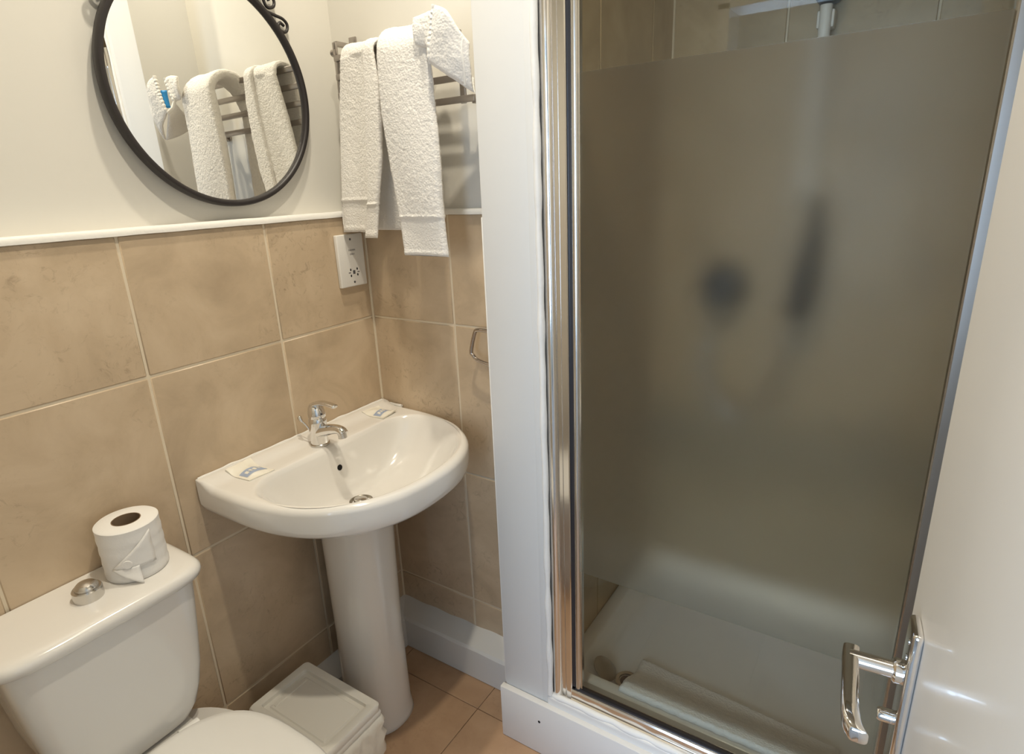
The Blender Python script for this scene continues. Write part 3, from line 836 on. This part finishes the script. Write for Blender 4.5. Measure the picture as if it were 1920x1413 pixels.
# white liner bag crumpled out under the lid
rings = []
for j, (e, z) in enumerate([(-.008, .238), (.003, .232), (.008, .215), (.003, .195), (.009, .175), (.004, .15), (.007, .125), (-.004, .105)]):
    r0 = rrect(.085 - e, .357 + e, -.642 - e, -.462 + e, .02, z, 10); q = []
    N = len(r0)
    # denser ring for folds
    dense = []
    for k in range(N):
        a = Vector(r0[k]); b = Vector(r0[(k + 1) % N]); steps = max(1, int((b - a).length / .006))
        for s in range(steps): dense.append(a.lerp(b, s / steps))
    q = []
    for p in dense:
        d = Vector((p.x - .221, p.y + .552, 0)).normalized()
        w = .0055 * noise.noise(Vector((p.x * 55, p.y * 55, z * 26))) + .003 * noise.noise(Vector((p.x * 140, p.y * 140, z * 60)))
        q.append(p + d * w)
    rings.append(q)
n0 = min(len(r) for r in rings)
rings = [[r[int(k * len(r) / n0)] for k in range(n0)] for r in rings]
MB().loft(rings, False, False).build('bin_liner', 'sachet', bi, 60)

# ================================================================== MIRROR
MX, MY, MZ, MR = -.05, -.360, 1.694, .2385
mi = thing('round_mirror', (MX, MY, MZ - MR), 'round wall mirror in a black iron frame with scrolls on top', 'mirror')
MB().lathe([(0, MX + .010), (MR, MX + .010), (MR, MX + .014), (0, MX + .014)], (0, MY, MZ), 128, 'x').build('mirror_glass', 'mirror', mi)
pf = [(.0, .004), (.006, .002), (.0085, .006), (.0085, .018), (.006, .0235), (.001, .0245), (-.004, .022), (-.006, .0165), (-.006, .010)]
rings = []
for k in range(128):
    a = 2 * PI * k / 128
    rings.append([(MX + h, MY + (MR + r) * math.cos(a), MZ + (MR + r) * math.sin(a)) for r, h in pf])
rings.append(rings[0])
MB().loft(rings, False, False).build('mirror_frame', 'iron', mi, 50)
S1 = [(-.217, 1.891), (-.209, 1.885), (-.197, 1.879), (-.175, 1.875), (-.152, 1.871), (-.141, 1.863), (-.140, 1.854), (-.144, 1.846), (-.152, 1.842), (-.162, 1.844), (-.166, 1.849), (-.166, 1.856), (-.160, 1.861), (-.155, 1.859), (-.150, 1.856)]
S0 = [(-.262, 1.958), (-.246, 1.940), (-.234, 1.920), (-.226, 1.903)] + S1
S2 = [(-.300, 1.975), (-.262, 1.972), (-.228, 1.955), (-.207, 1.928), (-.201, 1.908), (-.196, 1.893), (-.190, 1.888), (-.180, 1.889), (-.172, 1.894), (-.169, 1.903), (-.172, 1.911), (-.180, 1.914), (-.186, 1.909), (-.184, 1.902)]
for sg in (0, 1):
    for S in (S0, S2):
        P = [((y if sg == 0 else 2 * MY - y), z) for y, z in S]
        MB().tube(smoothpath([(MX + .014, y, z) for y, z in P], 5), .0037, 10, up=(1, 0, 0)).build('scroll', 'iron', mi)

# the mirror hangs slightly turned and leaning on its hook
mrot = Matrix.Translation((MX + .006, MY, MZ)) @ Matrix.Rotation(.028, 4, 'Z') @ Matrix.Rotation(-.015, 4, 'Y') @ Matrix.Translation((-MX, -MY, -MZ))
for ch in mi.children: ch.data.transform(mrot)

# ================================================================== SHAVER SOCKET
sk = thing('shaver_socket', (.0, -.068, 1.217), 'white shaver socket on the tiles in the corner', 'socket')
MB().box((.0005, -.1155, 1.2165), (.0135, -.0215, 1.3585), .0028, 3).build('socket_plate', 'plastic', sk)
def disc(y, z, ry, rz, name, mat, x=.0136, n=16):
    return MB().loft([[(x + d, y + ry * math.cos(2 * PI * k / n), z + rz * math.sin(2 * PI * k / n)) for k in range(n)] for d in (-.0006, .0004)]).build(name, mat, sk)
for z in (1.345, 1.2285): disc(-.0685, z, .0032, .0032, 'screw', 'ink')
for dy, dz in ((-.0125, .008), (-.0125, -.0085), (.0115, .0085), (.0115, -.0075)): disc(-.066 + dy, 1.255 + dz, .0023, .0036, 'pin_hole', 'hole')
MB().box((.0133, -.0705, 1.2505), (.0139, -.0625, 1.2605)).build('voltage_mark', 'ink', sk)
for dy in (-.0165, .0155):
    MB().box((.0133, -.066 + dy - .004, 1.2538), (.0139, -.066 + dy + .004, 1.2562)).build('voltage_mark', 'ink', sk)
def text(body, y, z, size, parent, mat, x=.01365):
    cu_ = bpy.data.curves.new('lettering', 'FONT'); cu_.body = body; cu_.size = size
    cu_.align_x = 'CENTER'; cu_.align_y = 'CENTER'; cu_.extrude = .0002
    tmp = bpy.data.objects.new('lettering', cu_); C.objects.link(tmp)
    bpy.context.view_layer.update()
    me = bpy.data.meshes.new_from_object(tmp.evaluated_get(bpy.context.evaluated_depsgraph_get()))
    bpy.data.objects.remove(tmp)
    me.transform(Matrix.Translation((x, y, z)) @ Matrix(((0, 0, 1, 0), (1, 0, 0, 0), (0, 1, 0, 0), (0, 0, 0, 1))))
    me.materials.clear(); me.materials.append(M[mat])
    return link('lettering', me, parent)
text('SHAVERS', -.0665, 1.3155, .0062, sk, 'ink')
text('ONLY', -.0665, 1.3045, .0062, sk, 'ink')

# ================================================================== TOWEL RACK AND TOWELS
rk = thing('towel_rack', (.22, .005, 1.73), 'brushed metal towel rack of four flat bars on the short wall', 'towel rack')
BYY = -.062
for i, z in enumerate((1.787, 1.744, 1.701, 1.656)):
    MB().box((.030, BYY - .005, z - .0072), (.425 if i < 3 else .456, BYY + .005, z + .0072), .002, 2).build('bar', 'nickel', rk)
for x in (.030, .418):
    MB().box((x - .008, BYY + .004, 1.648), (x + .008, BYY + .010, 1.790 if x < .1 else 1.752), .002, 2).build('upright', 'nickel', rk)
    if x < .1: MB().box((x - .006, BYY, 1.785), (x + .006, BYY + .008, 1.825), .002).build('bracket', 'nickel', rk)
    for z in ((1.834, 1.664) if x < .1 else (1.664,)):
        if x > .1: x = .447
        MB().box((x - .012, .002, z - .012), (x + .012, .0078, z + .012), .0015, 2).build('wall_plate', 'nickel', rk)
        MB().box((x - .006, BYY + .006, z - .018), (x + .006, .004, z - .006), .0015, 2).build('bracket', 'nickel', rk)
MB().tube([(.024, BYY, 1.800), (.034, BYY, 1.800)], .0085, 16).build('end_cap', 'nickel', rk)

def towel_mesh(path, xs_, thick, nx=46, amp=.0016, fold=None, ridge=None):
    """soft folded towel: centre line path [(y,z)], x range xs_(s), thickness(s); s runs 0..1 along the path"""
    P = [Vector((0, y, z)) for y, z in path]; N = len(P); L = [0]
    for a, b in zip(P, P[1:]): L.append(L[-1] + (b - a).length)
    rings = []
    for i, p in enumerate(P):
        s = L[i] / L[-1]
        t = (P[min(N - 1, i + 1)] - P[max(0, i - 1)]).normalized(); nrm = Vector((0, t.z, -t.y))
        x0, x1 = xs_(s); th = thick(s) / 2
        endr = min(1, min(L[i], L[-1] - L[i]) / .006); th *= math.sqrt(max(.02, 1 - (1 - endr) ** 2))
        ringp = []
        for side in (1, -1):
            rng = range(nx + 1) if side == 1 else range(nx, -1, -1)
            for k in rng:
                u = k / nx; x = lerp(x0, x1, u)
                ed = min(u, 1 - u) * (x1 - x0) / (th + 1e-6); w = math.sqrt(max(.0, 1 - (1 - min(1, ed)) ** 2)) if ed < 1 else 1
                off = th * max(.03, w) * side
                q = Vector((x, p.y, p.z)) + nrm * off
                ff = fold(s, u) if fold else 0
                rr = ridge(s) if ridge else 0
                lowf = noise.noise(Vector((q.x * 9, q.y * 9 + side, q.z * 4))) * .0045
                hi = (.7 * noise.noise(q * 130) + noise.noise(q * 300)) * amp * (1 - .75 * min(1, abs(rr) / .002) if rr else 1)
                q += nrm * side * (rr + hi) + nrm * (ff + lowf)
                q.x += noise.noise(Vector((u * 3, s * 26, 4))) * .0015 + noise.noise(Vector((u * 4, s * 120, 1))) * .0008
                ringp.append(q)
        rings.append(ringp)
    return MB().loft(rings)

def drape(front_bottom, bar_y, bar_z, rad, radz, back_bottom, y_front_bottom, step=.0035):
    pts = [(bar_y - rad + (y_front_bottom - (bar_y - rad)) * t * t, lerp(bar_z, front_bottom, t)) for t in [1 - k / 60 for k in range(61)]]
    arc = [(bar_y - rad * math.cos(PI * k / 16), bar_z + radz * math.sin(PI * k / 16)) for k in range(1, 16)]
    back = [(bar_y + rad, lerp(bar_z, back_bottom, k / 40)) for k in range(41)]
    raw = pts + arc + back; out = [raw[0]]
    acc = 0
    for a, b in zip(raw, raw[1:]):
        d = math.dist(a, b); t = step - acc
        while t <= d:
            out.append((lerp(a[0], b[0], t / d), lerp(a[1], b[1], t / d))); t += step
        acc = d - (t - step)
    return out

def lengthfrac(path, z):
    L = [0]
    for a, b in zip(path, path[1:]): L.append(L[-1] + math.dist(a, b))
    for i, p in enumerate(path):
        if p[1] >= z: return L[i] / L[-1]
    return 0

# left towel
def band(pth, z0):
    s0 = lengthfrac(pth, z0); s1 = lengthfrac(pth, z0 - .010)
    sb = lengthfrac(pth, pth[0][1] + .012)
    def f(s):
        if s1 < s < s0: return .0022 * math.sin(PI * (s - s1) / (s0 - s1))
        if s <= s1 and s > sb: return -.0022
        if s <= sb: return -.0008
        return 0
    return f
pa = drape(1.366, -.062, 1.780, .027, .024, 1.367, -.089)
sa = lengthfrac(pa, 1.779)
za = lambda s: 1.366 + (1.780 - 1.366) * min(1, s / sa)
def xl(s):
    z = za(s)
    if s > sa * 1.08:
        g = min(1, (s - sa) / (1 - sa)); return (lerp(.082, .050, g), lerp(.190, .205, g))
    return (interp([(1.36, .021), (1.45, .029), (1.55, .042), (1.67, .060), (1.78, .082)], z), interp([(1.36, .110), (1.45, .136), (1.55, .148), (1.70, .176), (1.78, .188)], z))
t1 = thing('hanging_towel', (.1, -.06, 1.366), 'narrow folded white towel hanging nearest the mirror', 'towel', 'white towels on the rack')
def fold1(s, u): return -.004 * math.sin(u * PI * 2.2 + .8) * (1 if s < sa else .3)
towel_mesh(pa, xl, lambda s: .013, 46, .0009, fold1, band(pa, 1.452)).build('towel_body', 'terry', t1, 70)
pb_ = drape(1.353, -.062, 1.780, .036, .026, 1.62, -.102)
sb_ = lengthfrac(pb_, 1.779)
zb_ = lambda s: 1.353 + (1.780 - 1.353) * min(1, s / sb_)
def xl2(s):
    z = zb_(s)
    return (interp([(1.35, .110), (1.45, .134), (1.55, .144), (1.70, .160), (1.78, .165)], z), interp([(1.35, .153), (1.45, .173), (1.54, .194), (1.62, .202), (1.72, .204), (1.78, .198)], z))
towel_mesh(pb_, xl2, lambda s: .013, 20, .0009, None, band(pb_, 1.440)).build('towel_fold', 'terry', t1, 70)
# right towel, thicker, laid over the tucked hand towel
pc = drape(1.318, -.0975, 1.752, .0535, .048, 1.42, -.144)
sc_ = lengthfrac(pc, 1.751)
zc_ = lambda s: 1.318 + (1.752 - 1.318) * min(1, s / sc_)
def xr(s):
    z = zc_(s)
    if s > sc_ * 1.0:
        g = min(1, (s - sc_) / (.22)); return (lerp(.265, .250, g), lerp(.404, .300, g))
    return (interp([(1.31, .283), (1.41, .278), (1.53, .266), (1.63, .260), (1.70, .262), (1.76, .265)], z), interp([(1.31, .418), (1.41, .414), (1.53, .415), (1.63, .411), (1.74, .407), (1.76, .404)], z))
t2 = thing('hanging_towel', (.34, -.1, 1.318), 'longer thick white towel hanging in the middle of the rack', 'towel', 'white towels on the rack')
towel_mesh(pc, xr, lambda s: .022, 56, .0011, lambda s, u: .0025 * math.sin(u * 5 + s * 9), band(pc, 1.412)).build('towel_body', 'terry', t2, 70)
# small folded towel tucked over the bars beside the pillar, its hemmed open end towards the room
t3 = thing('folded_hand_towel', (.46, -.15, 1.66), 'folded white hand towel with a blue tag tucked beside the pillar', 'towel')
def patchfn(cols, bulge):
    """cols: [(top, bottom)] along s"""
    def fn(s, u):
        k = s * (len(cols) - 1); i = min(len(cols) - 2, int(k)); f = k - i
        g = lambda q: Vector(cols[max(0, min(len(cols) - 1, q))][0]).lerp(Vector(cols[max(0, min(len(cols) - 1, q))][1]), u)
        a, b, c, d = g(i - 1), g(i), g(i + 1), g(i + 2)
        p = .5 * ((2 * b) + (c - a) * f + (2 * a - 5 * b + 4 * c - d) * f * f + (3 * b - a - 3 * c + d) * f ** 3)
        p = p + Vector((0, -bulge * math.sin(PI * u) * (.4 + .6 * s), 0))
        return p + Vector((noise.noise(p * 22), noise.noise(p * 22 + Vector((7, 0, 0))), noise.noise(p * 22 + Vector((0, 7, 0))))) * .003
    return fn
frontp = patchfn([((.458, -.187, 1.812), (.435, -.185, 1.715)), ((.489, -.190, 1.797), (.467, -.183, 1.692)), ((.508, -.182, 1.765), (.493, -.173, 1.675)), ((.526, -.166, 1.737), (.521, -.155, 1.652))], .006)
backp = patchfn([((.440, -.168, 1.806), (.420, -.168, 1.744)), ((.420, -.160, 1.810), (.406, -.160, 1.748)), ((.384, -.167, 1.802), (.386, -.167, 1.754))], .004)
def underp(s, u):
    """underside of the fold, from the open end back to the bars"""
    a = Vector((.436, -.183, 1.712)).lerp(Vector((.520, -.153, 1.652)), s); b = Vector((.424, -.166, 1.742)).lerp(Vector((.470, -.085, 1.690)), s)
    return a.lerp(b, u) + Vector((0, 0, -.006 * math.sin(PI * u)))
def tsheet(fn, ns, nu, th, name, mat, parent, amp=.0014):
    g = [[fn(i / ns, j / nu) for j in range(nu + 1)] for i in range(ns + 1)]
    def nrm(i, j):
        a = g[min(ns, i + 1)][j] - g[max(0, i - 1)][j]; b = g[i][min(nu, j + 1)] - g[i][max(0, j - 1)]
        n = a.cross(b); return n.normalized() if n.length > 0 else Vector((0, 0, 1))
    top = []; bot = []
    for i in range(ns + 1):
        for j in range(nu + 1):
            p = g[i][j]; n = nrm(i, j); e = min(i, ns - i, j, nu - j); k = math.sqrt(min(1, (e + .3) / 3))
            h = (noise.noise(p * 95) + .8 * noise.noise(p * 210)) * amp
            top.append(p + n * (th / 2 * k + h)); bot.append(p - n * (th / 2 * k + h))
    m_ = nu + 1; N = len(top); f = []
    for i in range(ns):
        for j in range(nu):
            a = i * m_ + j; f.append((a, a + m_, a + m_ + 1, a + 1)); f.append((N + a, N + a + 1, N + a + m_ + 1, N + a + m_))
    edge = [i * m_ for i in range(ns)] + [ns * m_ + j for j in range(nu)] + [(ns - i) * m_ + nu for i in range(ns)] + [nu - j for j in range(nu)]
    for a, b in zip(edge, edge[1:] + edge[:1]): f.append((a, N + a, N + b, b))
    return MB().raw(top + bot, f).build(name, mat, parent, 75)
tsheet(frontp, 36, 44, .010, 'towel_body', 'terry', t3, .0008)
tsheet(backp, 30, 30, .010, 'towel_flap', 'terry', t3, .0008)
tsheet(underp, 30, 16, .008, 'towel_underside', 'terry', t3, .0006)
hp = [frontp(0, k / 30) for k in range(31)] + [Vector((.426, -.172, 1.727))] + [backp(0, 1 - k / 20) for k in range(21)]
MB().tube(hp, [.0050 + .0010 * math.sin(k * 2.1) for k in range(len(hp))], 10).build('hem', 'hem', t3)
MB().tube([frontp(.86, .04 + .92 * k / 20) + Vector((-.002, -.006, 0)) for k in range(21)], .0026, 8).build('hem', 'hem', t3)
tg = MB(); v = []
for k in range(9):
    u_ = lerp(.40, .88, k / 8); p = frontp(0, u_); w_ = lerp(.013, .006, k / 8)
    v += [p + Vector((-.007 - w_ * .75, .006 + w_ * .5, 0)), p + Vector((-.0045, .000, 0))]
tgo = tg.raw(v, [(2 * k, 2 * k + 1, 2 * k + 3, 2 * k + 2) for k in range(8)]).build('blue_tag', 'blue_tag', t3)
md = tgo.modifiers.new('thickness', 'SOLIDIFY'); md.thickness = .0008
tgo['label'] = 'bright blue fabric tag'

# wire towel loop low on the short wall, half behind the pillar
tl = thing('towel_loop', (.455, .0, 1.08), 'chrome wire towel loop peeping out from behind the pillar', 'towel ring')
lp = [(.392, -.042, 1.052), (.386, -.042, 1.064), (.400, -.042, 1.112), (.412, -.042, 1.122), (.455, -.042, 1.122), (.498, -.042, 1.122), (.508, -.042, 1.112), (.518, -.042, 1.064), (.512, -.042, 1.050), (.500, -.042, 1.040), (.455, -.042, 1.032), (.405, -.042, 1.042)]
MB().tube(smoothpath(lp, 6, True), .0050, 12, closed=True, up=(0, 1, 0)).build('loop', 'chrome_dark_reflection', tl)
MB().lathe([(0, .0), (.016, .0), (.016, -.006), (.009, -.012), (.008, -.044), (0, -.046)], (.455, 0, 1.127), 24, 'y').build('mount', 'chrome', tl)
